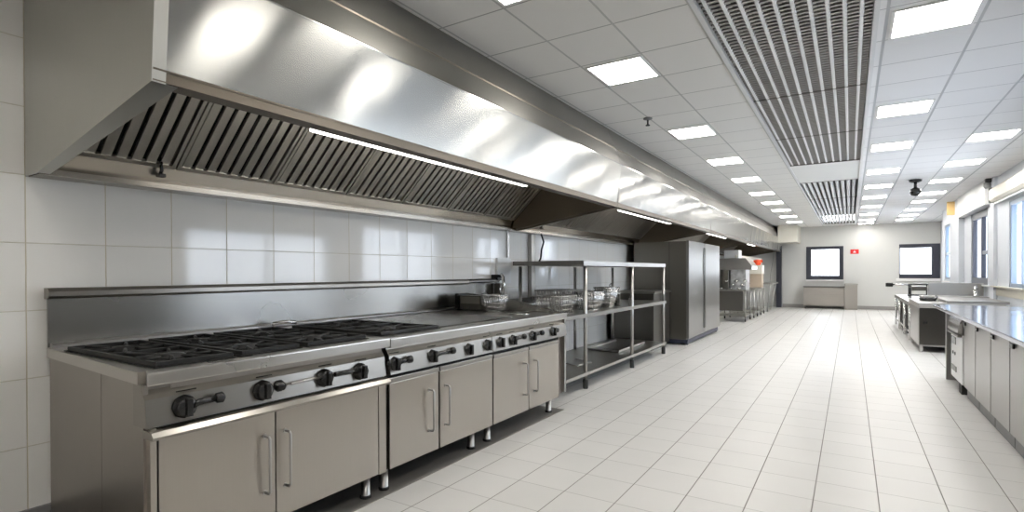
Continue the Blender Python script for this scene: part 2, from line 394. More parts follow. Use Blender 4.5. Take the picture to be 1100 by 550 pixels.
# ------------------------------------------------------------------ extraction hood
HX, HB, HK = -2.15, 2.07, -2.105
def hood(y0, y1, label, first=False, last=False):
    t = thing('extraction_hood', label, 'hood', (-2.8, (y0 + y1) / 2, HB), 'stainless steel extraction hoods')
    e = .004
    MB().prism_y([(HX - .012, HB - .002), (HX, HB - .002), (HK, 2.483), (HK - .012, 2.483)], y0 + e, y1 - e).make('front_panel', 'hood' if y0 < 5.5 else 'hood_far' if y0 < 14 else 'hood_last', t)
    MB().hull8([(HK - .012, y0 + e, 2.485), (HK, y0 + e, 2.485), (HK, y1 - e, 2.485), (HK - .012, y1 - e, 2.485),
                (-2.272, y0 + e, ZC - .003), (-2.26, y0 + e, ZC - .003), (-2.26, y1 - e, ZC - .003), (-2.272, y1 - e, ZC - .003)]).make('upper_panel', 'hood_up', t)
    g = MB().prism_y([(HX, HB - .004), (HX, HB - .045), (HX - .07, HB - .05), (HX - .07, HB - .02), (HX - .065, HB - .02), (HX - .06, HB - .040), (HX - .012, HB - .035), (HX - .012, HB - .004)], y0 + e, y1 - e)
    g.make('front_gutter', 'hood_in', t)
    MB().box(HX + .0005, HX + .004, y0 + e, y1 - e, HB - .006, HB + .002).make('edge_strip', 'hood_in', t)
    MB().box(HK + .0003, HK + .003, y0 + e, y1 - e, 2.481, 2.487).make('seam_strip', 'chrome', t)
    MB().prism_y([(WL + .005, 1.82), (-3.44, 1.82), (-3.44, 1.85), (-3.50, 1.86), (-3.47, 1.955), (-3.485, 1.96), (-3.52, 1.85), (WL + .005, 1.85)], y0 + (.06 if first else e), y1 - e).make('rear_trough', 'trough', t)
    # filters: sloping baffle cassettes
    n = 7; a0 = y0 + .06; w = (y1 - .04 - a0) / n
    if y1 - y0 < 4: n = 4; w = (y1 - .04 - a0) / n
    A, B = Vector((-3.47, 0, 1.965)), Vector((-2.72, 0, 2.66)); d = (B - A).normalized(); nn = Vector((d.z, 0, -d.x))
    L = (B - A).length
    def P(y, u, h): q = A + d * u + nn * h; return (q.x, y, q.z)
    def bar(m, ya, yb, u0, u1, h0, h1): m.hull8([P(ya, u0, h0), P(ya, u1, h0), P(yb, u1, h0), P(yb, u0, h0), P(ya, u0, h1), P(ya, u1, h1), P(yb, u1, h1), P(yb, u0, h1)])
    for k in range(n):
        ya, yb = a0 + k * w + .005, a0 + (k + 1) * w - .005
        fo = MB(); bar(fo, ya, ya + .02, 0, L, 0, .03); bar(fo, yb - .02, yb, 0, L, 0, .03); bar(fo, ya + .02, yb - .02, 0, .025, 0, .03); bar(fo, ya + .02, yb - .02, L - .025, L, 0, .03)
        ns = 8; p = (yb - ya - .04) / ns
        for q in range(ns):
            c = ya + .02 + q * p
            # shallow channel-shaped baffle
            bar(fo, c + p * .14, c + p * .80, .025, L - .025, .015, .022)
            bar(fo, c + p * .14, c + p * .20, .025, L - .025, .0, .015); bar(fo, c + p * .74, c + p * .80, .025, L - .025, .0, .015)
        fo.make('grease_filter', 'slat', t)
    bk = MB(); bar(bk, y0 + .06, y1 - .03, -.01, L, -.035, -.025); bk.make('filter_backing', 'slot', t)
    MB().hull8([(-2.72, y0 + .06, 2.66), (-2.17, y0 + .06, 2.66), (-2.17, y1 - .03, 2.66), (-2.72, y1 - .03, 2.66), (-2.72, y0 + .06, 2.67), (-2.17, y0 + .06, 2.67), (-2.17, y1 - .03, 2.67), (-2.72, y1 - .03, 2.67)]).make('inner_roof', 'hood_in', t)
    # light fitting under the canopy
    ya, yb = y0 + .93, y0 + 3.25
    if yb < y1:
        lt = MB().box(-2.53, -2.455, ya, yb, 2.122, 2.16, .006).make('light_housing', 'bright', t)
        MB().box(-2.515, -2.47, ya + .02, yb - .02, 2.095, 2.121, .008).make('light_tube', 'tube_light', lt)
        hb = MB()
        for q in (ya + .2, yb - .2): hb.tube([(-2.49, q, 2.17), (-2.49, q, 2.66)], .006, 6)
        hb.make('hanger_rod', 'tube', lt)
    # end panels: sloping lower edge from the low rear to the higher front
    def end(ya, yb, name, mt, top=ZC - .003, topx=-2.262):
        MB().prism_y([(WL + .004, 1.82), (-3.42, 1.82), (HX - .001, HB - .05), (HK - .001, 2.484), (topx, top), (WL + .004, top)],
                     (lambda x: ya + (HX - x) * .033) if name == 'end_panel' and first else ya, yb + (.045 if first else 0)).make(name, mt, t)
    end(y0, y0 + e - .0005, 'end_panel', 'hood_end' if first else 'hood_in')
    fl = MB(); q0 = y0 + (.05 if first else .005)
    fl.hull8([(-3.42, q0, 1.822), (HX - .012, q0, HB - .048), (HX - .012, q0 + .045, HB - .048), (-3.42, q0 + .045, 1.822), (-3.42, q0, 1.828), (HX - .012, q0, HB - .040), (HX - .012, q0 + .045, HB - .040), (-3.42, q0 + .045, 1.828)])
    fl.make('end_flange', 'hood_end', t)
    MB().prism_y([(-3.49, 1.83), (HX - .02, HB - .03), (HX - .02, 2.66), (-2.72, 2.66), (-3.46, 1.97)], y1 - .03, y1 - .006).make('end_panel', 'hood_in', t)
    for q in (y0 + .62, ):
        k = MB().tube([(-3.455, q, 1.90), (-3.43, q, 1.925), (-3.44, q, 1.955), (-3.43, q, 2.0)], .010, 7)
        k.box(-3.46, -3.42, q - .02, q + .02, 1.885, 1.905, .005).make('filter_clip', 'black', t)
    return t
hy = [.955, 5.57, 10.17, 14.77, 19.37, 21.7]
hl = ['large stainless extraction hood over the cooking ranges, nearest of the run', 'stainless extraction hood above the steel shelving rack, second of the run', 'stainless extraction hood above the tall fridge, third of the run',
      'stainless extraction hood beyond the fridge over the trolleys, fourth of the run', 'short last extraction hood touching the far corner of the room']
for i in range(5): hood(hy[i], hy[i + 1], hl[i], first=(i == 0), last=(i == 4))

# ------------------------------------------------------------------ cooking ranges
def handle(parent, x, y, z0, z1, ymat='tube'):
    h = MB(); pts = [(x, y, z0 + .012), (x + .034, y, z0 + .012), (x + .042, y, z0 + .022), (x + .042, y, z1 - .022), (x + .034, y, z1 - .012), (x, y, z1 - .012)]
    h.tube(pts, .0065, 8)
    h.cyl((x, y, z0 + .012), .012, .006, 'X', 12).cyl((x, y, z1 - .012), .012, .006, 'X', 12)
    h.make('handle', ymat, parent)
def leg(parent, x, y, h=.155):
    l = MB().lathe([(.028, 0), (.028, .02), (.026, .022), (.026, h)], (x, y, 0), 'Z', 16).make('leg', 'bright', parent)
    MB().lathe([(.032, 0), (.032, .016), (.028, .02)], (x, y, 0), 'Z', 16).make('foot', 'rubber', l)
def knob(parent, y, z=.772, lever=None, small=None, x=-2.322):
    k = MB()
    k.lathe([(.047, 0), (.047, .010), (.040, .014), (.040, .032), (.034, .040), (0.001, .042)], (x, y, z), 'X', 24, .03, 8)
    k.box(x + .03, x + .058, y - .012, y + .012, z - .036, z + .036, .005)
    kb = k.make('control_knob', 'black', parent)
    if lever:
        l = MB(); yy = y + lever
        l.tube([(x + .03, y + .02, z), (x + .036, y + .045, z + .012), (x + .036, yy - .02, z + .014)], .014, 8)
        l.lathe([(.012, -.02), (.022, -.012), (.024, .010), (.012, .02)], (x + .036, yy, z + .014), 'Y', 12)
        l.make('lever', 'black', kb)
    if small:
        MB().lathe([(.028, 0), (.028, .012), (.020, .016), (.020, .034), (0.001, .036)], (x, y + small, z + .006), 'X', 16, .05, 6).make('pilot_button', 'black', kb)
    MB().box(x + .001, x + .004, y - .03, y + .05, z + .062, z + .067).make('marking', 'slot', kb)
    return kb
def grate(parent, x0, x1, y0, y1, z):
    g = MB(); t = .016; zt = z + .024
    for a, b in ((y0, y0 + t), (y1 - t, y1)): g.box(x0, x1, a, b, z + .006, zt, .003)
    for a, b in ((x0, x0 + t), (x1 - t, x1), ((x0 + x1) / 2 - t / 2, (x0 + x1) / 2 + t / 2)): g.box(a, b, y0 + t, y1 - t, z + .006, zt, .003)
    cy = (y0 + y1) / 2
    for cx in ((x0 * 3 + x1) / 4, (x0 + x1 * 3) / 4):
        for k in range(8):
            a = k * PI / 4 + PI / 8; ry, rx = (y1 - y0) / 2 - .01, (x1 - x0) / 4 - .01
            q = 1 / max(abs(math.cos(a)) / rx, abs(math.sin(a)) / ry)
            p0 = Vector((cx + math.cos(a) * .06, cy + math.sin(a) * .06, zt - .010)); p1 = Vector((cx + math.cos(a) * q, cy + math.sin(a) * q, zt - .010))
            g.tube([p0, p1], .009, 6)
    for cx in (x0 + .03, x1 - .03):
        for yy in (y0 + .03, y1 - .03): g.box(cx - .01, cx + .01, yy - .01, yy + .01, z, z + .01)
    p = g.make('pan_support', 'iron', parent)
    MB().box(x0 - .012, x1 + .012, y0 - .01, y1 + .01, z + .001, z + .005).make('drip_tray', 'slot', p)
    for cx in ((x0 * 3 + x1) / 4, (x0 + x1 * 3) / 4):
        MB().lathe([(.075, .004), (.075, .012), (.055, .016), (.055, .022), (.03, .026), (.001, .026)], (cx, cy, z), 'Z', 20).make('burner', 'iron', p)
XF, XB = -2.30, -3.55
# --- range 1, four wide burner sections
t = thing('cooking_range', 'nearest gas range with open black burner grates and two steel doors', 'range', (-2.9, 1.6, 0))
MB().prism_y([(XB, .882), (-2.36, .882), (-2.36, .93), (XB, .93)], Y0, 2.275).make('worktop', 'top', t)
MB().hull8([(-2.36, Y0(-2.36) + .03, .882), (-2.28, .99, .882), (-2.28, 2.275, .882), (-2.36, 2.275, .882), (-2.36, Y0(-2.36) + .03, .934), (-2.28, .99, .934), (-2.28, 2.275, .934), (-2.36, 2.275, .934)], .006).make('front_rim', 'top', t)
def cpanel(t, y0, y1, dx=0):
    MB().prism_y([(-2.42 + dx, .88), (-2.352 + dx, .88), (-2.350 + dx, .858), (-2.338 + dx, .838), (-2.326 + dx, .822), (-2.318 + dx, .76), (-2.312 + dx, .712), (-2.42 + dx, .712)], y0, y1).make('control_panel', 'range', t)
cpanel(t, 1.0, 2.273)
# body, side panels in two sheets
MB().hull8([(XB, Y0(XB) + .012, .03), (-2.80, Y0(-2.80) + .012, .03), (-2.80, Y0(-2.80) + .03, .03), (XB, Y0(XB) + .03, .03), (XB, Y0(XB) + .012, .88), (-2.80, Y0(-2.80) + .012, .88), (-2.80, Y0(-2.80) + .03, .88), (XB, Y0(XB) + .03, .88)]).make('side_panel', 'side', t)
MB().hull8([(-2.797, Y0(-2.80) + .012, .03), (-2.34, Y0(-2.34) + .012, .03), (-2.34, Y0(-2.34) + .03, .03), (-2.797, Y0(-2.80) + .03, .03), (-2.797, Y0(-2.80) + .012, .88), (-2.34, Y0(-2.34) + .012, .88), (-2.34, Y0(-2.34) + .03, .88), (-2.797, Y0(-2.80) + .03, .88)]).make('side_panel', 'side', t)
MB().box(XB + .02, -2.345, 1.105, 2.26, .16, .875).make('body', 'side', t)
MB().box(-2.345, -2.305, 1.01, 1.033, .03, .71).make('stile', 'door', t)
MB().box(-2.325, -2.303, 2.205, 2.262, .15, .67, .002).make('stile', 'door', t)
MB().prism_y([(-2.345, .672), (-2.262, .672), (-2.258, .684), (-2.275, .702), (-2.345, .706)], 1.0, 2.262).make('door_rail', 'range', t)
def door(t, y0, y1, hy=None, z0=.155, z1=.665, hz=(.287, .573), x=XF):
    d = MB().box(x - .022, x, y0 + .003, y1 - .003, z0, z1, .003).make('door', 'door', t)
    if hy: handle(d, x, hy, *hz)
    return d
door(t, 1.035, 1.545, 1.488); door(t, 1.545, 2.20, 1.595)
MB().box(-2.34, -2.326, 1.035, 2.262, .15, .715).make('door_gap', 'slot', t)
for y in (2.19,): leg(t, -2.40, y)
for x, y in ((-2.42, 1.15), (-3.4, 1.2), (-3.4, 2.15)): leg(t, x, y)
for a, b in ((1.075, 1.40), (1.44, 1.75), (1.80, 2.20)): grate(t, -3.30, -2.40, a, b, .931)
knob(t, 1.142, .772, lever=.13); knob(t, 1.49, .772, small=.085); knob(t, 1.835, .772, small=.0)
knob(t, 2.075, .768)
r = MB().tube([(-2.288, 1.62, .782), (-2.288, 1.80, .786)], .007, 8).make('gas_rod', 'bright', t)
MB().tube([(-2.286, 1.88, .784), (-2.286, 2.05, .782)], .013, 8).make('gas_rod', 'black', t)
# --- range 2
t = thing('cooking_range', 'middle gas range with one wide burner grate and two steel doors', 'range', (-2.9, 2.82, 0))
def block(t, y0, y1, dx, mat='top'):
    MB().box(XB, -2.38 + dx, y0, y1, .875, .925).make('worktop', mat, t)
    MB().box(-2.38 + dx, -2.31 + dx, y0, y1, .872, .928, .006).make('front_rim', 'top', t)
    cpanel(t, y0 + .005, y1 - .002, dx - .005)
block(t, 2.29, 3.37, .02)
grate(t, -3.32, -2.44, 2.36, 2.90, .926)
MB().box(XB + .02, -2.345, 2.30, 3.36, .16, .87).make('body', 'side', t)
MB().box(-2.34, -2.326, 2.285, 3.368, .15, .715).make('door_gap', 'slot', t)
for a, b, h in ((2.285, 2.735, 2.638), (2.745, 3.365, 2.80)):
    d = door(t, a, b, h, z1=.662)
    MB().box(XF - .022, XF + .005, a + .003, b - .003, .665, .694, .004).make('door_cap', 'range', d)
for x, y in ((-2.40, 2.335), (-2.40, 3.22), (-3.4, 2.4), (-3.4, 3.25)): leg(t, x, y)
knob(t, 2.335, .772, lever=.11); knob(t, 2.677, .772, lever=.19); knob(t, 3.07, .768); knob(t, 3.30, .772)
MB().prism_y([(-3.42, .926), (-2.46, .926), (-2.48, .934), (-3.40, .934)], 2.96, 3.368).make('hotplate', 'splash', t)
# --- range 3: solid top
t = thing('cooking_range', 'farthest cooking range with smooth flat steel top and paired doors', 'range', (-2.9, 3.97, 0))
block(t, 3.372, 4.62, .02)
MB().prism_y([(-3.42, .926), (-2.46, .926), (-2.48, .934), (-3.40, .934)], 3.374, 3.9).make('hotplate', 'splash', t)
MB().box(XB + .02, -2.345, 3.38, 4.60, .16, .87).make('body', 'side', t)
MB().box(-2.34, -2.326, 3.37, 4.50, .15, .715).make('door_gap', 'slot', t)
for a, b, h in ((3.375, 3.905, 3.825), (3.912, 4.46, 3.997)):
    d = door(t, a, b, h, z1=.655)
    MB().box(XF - .022, XF + .005, a + .003, b - .003, .658, .688, .004).make('door_cap', 'range', d)
MB().box(-2.60, -2.31, 4.60, 4.63, .17, .87, .003).make('end_panel', 'bright', t)
MB().prism_y([(XB + .06, .926), (-2.33, .926), (-2.90, 1.04), (XB + .06, 1.10)], 4.595, 4.612).make('splash_guard', 'splash', t)
for x, y in ((-2.40, 3.43), (-2.40, 4.44), (-3.4, 3.45), (-3.4, 4.5)): leg(t, x, y)
knob(t, 3.48, .772); knob(t, 3.66, .770, lever=.15); knob(t, 3.975, .772, lever=.14); knob(t, 4.345, .774, small=.085)
# drain dish in the flat top
MB().lathe([(.09, .001), (.10, .006), (.085, .010), (.07, .004), (.001, .003)], (-2.62, 4.28, .926), 'Z', 24).make('drain_dish', 'chrome', t)
# chrome drip box standing on the flat top
t = thing('drip_box', 'small steel box with black edge standing at the end of the flat range top', 'box', (-3.27, 4.42, .936))
MB().box(-3.40, -3.13, 4.38, 4.50, .936, 1.08, .006).make('box_body', 'dark_steel', t)
MB().box(-3.385, -3.145, 4.372, 4.379, 1.0, 1.07).make('front_plate', 'shelf', t)
MB().box(-3.445, -3.402, 4.36, 4.50, .93, 1.10, .004).make('side_plate', 'black', t)
# fryer basket by the tap
def wire_basket(name, label, c, lx, ly, h, taper=.75, handle_dir=None, mat='chrome', n=7, group=None, wr=.0035):
    t = thing(name, label, 'basket', c, group)
    m = MB(); cx, cy, cz = c
    for k in range(5):
        f = k / 4; s = taper + (1 - taper) * f; z = cz + wr + f * (h - wr); a, b = lx / 2 * s, ly / 2 * s
        m.tube([(cx - a, cy - b, z), (cx + a, cy - b, z), (cx + a, cy + b, z), (cx - a, cy + b, z), (cx - a, cy - b, z)], wr * (1.6 if k == 4 else 1), 5)
    for i in range(n + 1):
        u = -1 + 2 * i / n
        for sx in (-1, 1):
            m.tube([(cx + u * lx / 2 * taper, cy + sx * ly / 2 * taper, cz + wr), (cx + u * lx / 2, cy + sx * ly / 2, cz + h)], wr, 4)
            m.tube([(cx + sx * lx / 2 * taper, cy + u * ly / 2 * taper, cz + wr), (cx + sx * lx / 2, cy + u * ly / 2, cz + h)], wr, 4)
        m.tube([(cx + u * lx / 2 * taper, cy - ly / 2 * taper, cz + wr), (cx + u * lx / 2 * taper, cy + ly / 2 * taper, cz + wr)], wr, 4)
    m.make('wire_body', mat, t)
    if handle_dir:
        hx, hy, hz = handle_dir
        MB().tube([(cx + (lx / 2 if hx > 0 else -lx / 2 if hx < 0 else 0), cy + (ly / 2 if hy > 0 else -ly / 2 if hy < 0 else 0), cz + h), (cx + hx * .6, cy + hy * .6, cz + h + hz * .6), (cx + hx, cy + hy, cz + h + hz)], .008, 7).make('handle', mat, t)
    return t
wire_basket('fryer_basket', 'shiny wire fryer basket standing on the far end of the range top', (-3.0, 4.44, .930), .20, .20, .16, .7, (0, .15, .10))
t = thing('swivel_tap', 'chrome swivel tap rising behind the fryer basket at the range end', 'tap', (-3.42, 5.15, .95))
MB().tube([(-3.52, 5.28, 1.26), (-3.45, 5.24, 1.29), (-3.40, 5.20, 1.26), (-3.38, 5.18, 1.18), (-3.39, 5.17, 1.05)], .018, 10).make('spout', 'chrome', t)
MB().box(-3.60, -3.50, 5.24, 5.32, 1.22, 1.29, .01).make('tap_body', 'black', t)
MB().box(-3.53, -3.44, 5.20, 5.24, .98, 1.19, .006).make('grey_panel', 'dark_steel', t)
# backsplash
t = thing('backsplash', 'long brushed steel backsplash with a projecting cap behind the ranges', 'backsplash', (XB, 3.0, .9))
MB().box(XB - .01, XB + .006, 1.075, 5.28, .932, 1.195).make('back_sheet', 'splash', t)
MB().prism_y([(XB - .03, 1.185), (XB + .010, 1.185), (XB + .035, 1.20), (XB + .035, 1.225), (XB + .015, 1.243), (XB - .03, 1.243)], 1.07, 4.70).make('cap', 'range', t)
MB().prism_y([(XB - .03, 1.195), (XB + .010, 1.195), (XB + .035, 1.21), (XB + .035, 1.225), (XB + .015, 1.243), (XB - .03, 1.243)], 4.705, 5.3).make('cap', 'dark_steel', t, label='darker far section of the cap')
MB().prism_y([(XB + .007, .932), (XB + .05, .932), (XB + .05, .945), (XB + .012, .955)], 1.08, 4.58).make('base_strip', 'bright', t)
tag(MB().tube([(-3.44, 2.30, .932), (-3.44, 2.30, .96), (-3.42, 2.36, .968), (-3.38, 2.44, .962)], .014, 8).make('gas_fitting', 'chrome'), 'small chrome fitting behind the fourth burner grate', 'fitting')
# wall items between range and shelves
tag(MB().box(WL + .001, WL + .03, 5.34, 5.64, 1.18, 1.49, .004).make('wall_reflection_panel', M['white']), 'pale square panel for a reflection on the tiled wall beyond the backsplash', 'panel')  # pale sheet stands in for a reflection in the wall tiles
tag(MB().box(WL + .001, WL + .02, 5.58, 5.62, 1.5, 1.815, .002).make('wall_rail', 'tube'), 'short vertical steel strip on the wall under the hood joint', 'rail')
tag(MB().box(WL + .001, WL + .06, 6.10, 6.20, .3, 1.815, .004).make('wall_duct', 'shelf'), 'vertical grey service duct on the tiled wall behind the shelving rack', 'duct')
tag(MB().tube([(-3.50, 6.28, 1.83), (-3.47, 6.30, 1.72), (-3.52, 6.33, 1.62), (-3.50, 6.27, 1.50), (-3.52, 6.22, 1.42)], .012, 7).make('cable', 'rubber'), 'dark cable hanging from the hood beside the wall duct', 'cable')

# ------------------------------------------------------------------ shelving rack
t = thing('shelving_rack', 'stainless steel table with overshelf and lower shelf beside the ranges', 'rack', (-3.0, 7.0, 0))
X1, X0, YA, YB_ = -2.50, -3.42, 5.50, 8.56
def shelfp(z, y0, y1, name, th=.035, x0=X0, x1=X1):
    s = MB().box(x0, x1, y0, y1, z - .006, z, .002)
    s.box(x0, x1, y0, y0 + .012, z - th, z - .006).box(x0, x1, y1 - .012, y1, z - th, z - .006).box(x1 - .012, x1, y0, y1, z - th, z - .006).box(x0, x0 + .012, y0, y1, z - th, z - .006)
    return s.make(name, 'dark_steel' if name == 'top_shelf' else 'shelf', t)
shelfp(1.445, 5.44, YB_, 'top_shelf', .05)
MB().box(X1, X1 + .004, 5.45, YB_, 1.388, 1.44).make('shelf_edge', 'bright', t)
shelfp(.85, 5.0, YB_ + .06, 'table_top', .045)
MB().box(X1, X1 + .004, 5.0, YB_ + .06, .808, .848).make('shelf_edge', 'bright', t)
shelfp(.19, 5.0, YB_ + .06, 'lower_shelf', .035)
for x, y in ((X1 - .03, 5.56), (X1 - .03, 7.09), (X1 - .03, 8.55), (X0 + .03, 5.56), (X0 + .03, 7.09), (X0 + .03, 8.55)):
    p = MB().lathe([(.022, .05), (.022, 1.385)], (x, y, 0), 'Z', 14).make('post', 'tube', t)
    MB().lathe([(.028, 0), (.030, .01), (.030, .09), (.024, .11)], (x, y, 0), 'Z', 14).make('foot', 'rubber', p)
MB().tube([(X0 + .03, 5.0, .17), (X0 + .03, 8.6, .17)], .012, 6).make('rail', 'tube', t)
for q in (7.0, 8.49): MB().box(X1 - .045, X1, q, q + .035, .85, .96, .004).make('bracket', 'bright', t)
# back upstand behind the far half
MB().box(X0, X0 + .02, 5.0, YB_, .85, 1.0).make('upstand', 'dark_steel', t)
# baskets on the table top
bl = ['low round-cornered wire basket at the near end of the steel rack', 'wire basket stacked behind the first rack post', 'tapered wire basket in the middle of the rack table', 'shiny deep wire basket near the middle rack post', 'small wire basket against the wall at the back of the rack']
bs = [((-2.80, 5.34, .851), .34, .42, .20, .85), ((-3.08, 5.98, .851), .40, .50, .24, .85), ((-2.72, 6.12, .851), .26, .34, .22, .7), ((-2.70, 6.60, .851), .24, .30, .26, .5), ((-3.15, 6.60, .851), .26, .40, .22, .7)]
for i, (c, lx, ly, h, tp) in enumerate(bs):
    wire_basket('wire_basket', bl[i], c, lx, ly, h, tp, (0, .16, .05) if i in (2, 3) else None, 'chrome' if i in (2, 3) else 'tube', 9, 'wire baskets on the rack table', .005)
t2 = thing('baking_pan', 'stack of round dark pans under the near wire basket on the rack', 'pan', (-3.18, 5.30, .851))
MB().lathe([(.001, .002), (.17, .002), (.19, .03), (.20, .06), (.195, .062), (.18, .032), (.001, .012)], (-3.18, 5.30, .851), 'Z', 28).make('bowl', 'dark_steel', t2)
MB().lathe([(.17, .064), (.19, .09), (.20, .115), (.195, .117), (.18, .09), (.001, .08)], (-3.18, 5.30, .851), 'Z', 28).make('upper_bowl', 'tube', t2)
def pot(name, label, c, r, h, mat='chrome', group=None):
    t = thing(name, label, 'pot', c, group)
    MB().lathe([(.001, .002), (r * .95, .002), (r, .01), (r, h), (r * 1.05, h + .004), (r * .97, h), (r * .95, .01), (.001, .008)], c, 'Z', 24).make('pot_body', mat, t)
    m = MB()
    for s in (-1, 1): m.tube([(c[0], c[1] + s * r * .98, c[2] + h * .75), (c[0] - .03, c[1] + s * (r + .03), c[2] + h * .78), (c[0] + .03, c[1] + s * (r + .03), c[2] + h * .78), (c[0] + .012, c[1] + s * r * .98, c[2] + h * .75)], .005, 6)
    m.make('handle', mat, t)
pot('steel_pot', 'shiny upright steel pot beside the wire baskets on the rack', (-2.95, 7.15, .851), .10, .22)
pot('steel_pot', 'low dark steel pot at the back of the rack table', (-3.2, 7.4, .851), .14, .13, 'tube')
tag(MB().box(-2.82, -2.62, 6.86, 6.90, .852, 1.02, .008).box(-2.80, -2.64, 6.80, 6.95, 1.02, 1.03, .003).make('steel_stand', 'chrome'), 'small chrome stand with flat plate next to the middle rack post', 'stand')
tag(MB().prism_x([(7.1, .196), (8.2, .196), (8.2, .205), (7.1, .205)], -3.2, -2.72).box(-3.2, -3.19, 7.1, 8.2, .205, .225).box(-2.73, -2.72, 7.1, 8.2, .205, .225).box(-3.2, -2.72, 7.1, 7.11, .205, .225).make('baking_tray', 'bright'), 'shiny rectangular tray lying on the lower shelf of the rack', 'tray')
tag(MB().tube([(-3.2, 5.7, .20), (-2.95, 5.9, .20), (-2.75, 5.8, .20), (-2.7, 6.1, .20), (-3.0, 6.3, .20)], .008, 6).make('hose', 'bright'), 'thin pale hose lying on the lower rack shelf', 'hose')

# ------------------------------------------------------------------ tall fridge
t = thing('upright_fridge', 'tall two-door stainless upright fridge past the shelving rack', 'fridge', (-2.95, 11.0, 0))
FX, FB, FA, FE = -2.42, -3.43, 9.72, 12.36
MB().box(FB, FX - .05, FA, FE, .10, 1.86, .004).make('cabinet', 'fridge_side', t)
MB().box(FX - .35, FX - .345, FA - .003, FA, .12, 1.86).make('side_seam', 'slot', t)
for a, b, nmz in ((FA, 10.93, 'door'), (10.96, FE, 'door')):
    d = MB().box(FX - .046, FX, a + .004, b - .004, .12, 1.87, .008).make('door', 'fridge', t)
    if a == FA: MB().box(FX + .001, FX + .012, b - .10, b - .03, .22, 1.78, .004).make('handle', 'black', d)
    else: MB().box(FX + .001, FX + .008, a + .01, a + .04, .22, 1.78, .003).make('handle', 'dark_steel', d)
MB().box(FB + .05, FX - .03, FA + .02, FE - .02, .03, .10).make('plinth', 'navy', t)
for x, y in ((FX - .06, FA + .08), (FX - .06, FE - .1), (FB + .1, FA + .08), (FB + .1, FE - .1)):
    MB().cyl((x - .02, y, .035), .035, .04, 'X', 16).make('castor', 'rubber', t)
# dark counter panel behind the rack (low cabinet against the fridge side)
t = thing('low_cabinet', 'dark steel low cabinet between the rack and the fridge', 'cabinet', (-3.1, 9.2, 0))
MB().box(-3.5, -2.75, 8.75, 9.68, .06, .95, .004).make('cabinet', 'dark_steel', t)
MB().box(-3.52, -2.72, 8.73, 9.69, .95, .985, .004).make('worktop', 'shelf', t)
MB().box(-3.45, -2.80, 8.80, 9.62, .0, .06).make('plinth', 'rubber', t)

# ------------------------------------------------------------------ trolleys and machines beyond the fridge
def trolley(x0, x1, y0, y1, label, bin_=True):
    t = thing('steel_trolley', label, 'trolley', ((x0 + x1) / 2, (y0 + y1) / 2, 0), 'steel trolleys beyond the fridge')
    MB().box(x0, x1, y0, y1, .80, .83, .004).make('tray_top', 'shelf', t)
    MB().box(x0, x1, y0, y1, .14, .165, .004).make('lower_tray', 'shelf', t)
    for x in (x0 + .03, x1 - .03):
        for y in (y0 + .03, y1 - .03):
            MB().tube([(x, y, .08), (x, y, .80)], .018, 8).make('leg', 'tube', t)
            MB().cyl((x - .015, y, .04), .04, .03, 'X', 14).make('castor', 'rubber', t)
    if bin_: MB().box(x0 + .05, x1 - .08, y0 + .02, y1 - .08, .28, .795, .006).make('storage_bin', 'dark_steel', t)
    return t
trolley(-3.0, -2.28, 15.0, 15.9, 'steel trolley with a dark bin, first past the fridge')
trolley(-2.95, -2.26, 16.35, 17.1, 'narrow steel trolley, second past the fridge', False)
trolley(-2.95, -2.24, 17.6, 18.3, 'narrow steel trolley, third past the fridge', False)
t = thing('dish_machine', 'shiny steel dish machine on the first trolley past the fridge', 'machine', (-2.64, 15.4, .832))
MB().box(-2.98, -2.72, 15.05, 15.75, .832, 1.36, .01).make('machine_body', 'chrome', t)
MB().box(-2.70, -2.32, 15.2, 15.8, .832, 1.36, .01).make('machine_body', M['marble'], t)
m = MB()
for i in range(9):
    m.lathe([(.001, 0), (.05, 0), (.055, .03), (.04, .05), (.001, .05)], (-2.92 + .075 * i, 15.08 + .06 * (i % 2), .84 + .10 * (i % 3)), 'Z', 10)
m.make('drum', 'chrome', t)
MB().prism_y([(-3.0, 1.36), (-2.15, 1.36), (-2.15, 1.46), (-2.30, 1.66), (-3.0, 1.66)], 15.0, 16.0).make('hood_cover', 'bright', t)
tag(MB().box(-3.05, -2.66, 16.2, 16.7, 1.55, 1.92, .01).make('wall_machine', M['white']), 'white box-shaped unit on the wall shelf above the dish machine', 'unit')
tag(MB().box(WL + .01, -2.70, 16.15, 21.2, 1.50, 1.54).box(WL + .01, -2.9, 19.2, 19.24, 1.3, 1.5).box(-2.74, -2.70, 16.15, 21.2, 1.54, 1.78).make('wall_shelf', M['cream']), 'long pale shelf board on the left wall past the fridge', 'shelf')
t = thing('cardboard_box', 'tall brown cardboard box standing on the narrow trolley', 'box', (-2.42, 17.9, .832))
MB().box(-2.58, -2.26, 17.65, 18.1, .832, 1.48, .004).make('carton', 'card', t)
MB().box(-2.60, -2.24, 17.63, 18.12, 1.24, 1.50, .004).make('lid', M['cream'], t)
tag(MB().lathe([(.001, 0), (.08, .0), (.11, .03), (.12, .11), (.09, .15), (.04, .17), (.001, .17)], (-2.40, 17.8, 1.502), 'Z', 20).box(-2.34, -2.24, 17.77, 17.8, 1.58, 1.66, .02).make('plastic_jug', 'orange'), 'bright orange-red plastic jug on top of the cardboard box', 'jug')
t = thing('folding_table', 'steel table with slanted legs against the far left corner', 'table', (-2.5, 20.0, 0))
MB().box(-3.0, -2.1, 18.9, 20.6, .90, .94, .004).make('tabletop', 'shelf', t)
for x in (-2.9, -2.18):
    for y, y2 in ((19.0, 19.3), (20.5, 20.2)): MB().tube([(x - .12, y2, .0), (x, y, .90)], .02, 8).make('leg', 'tube', t)
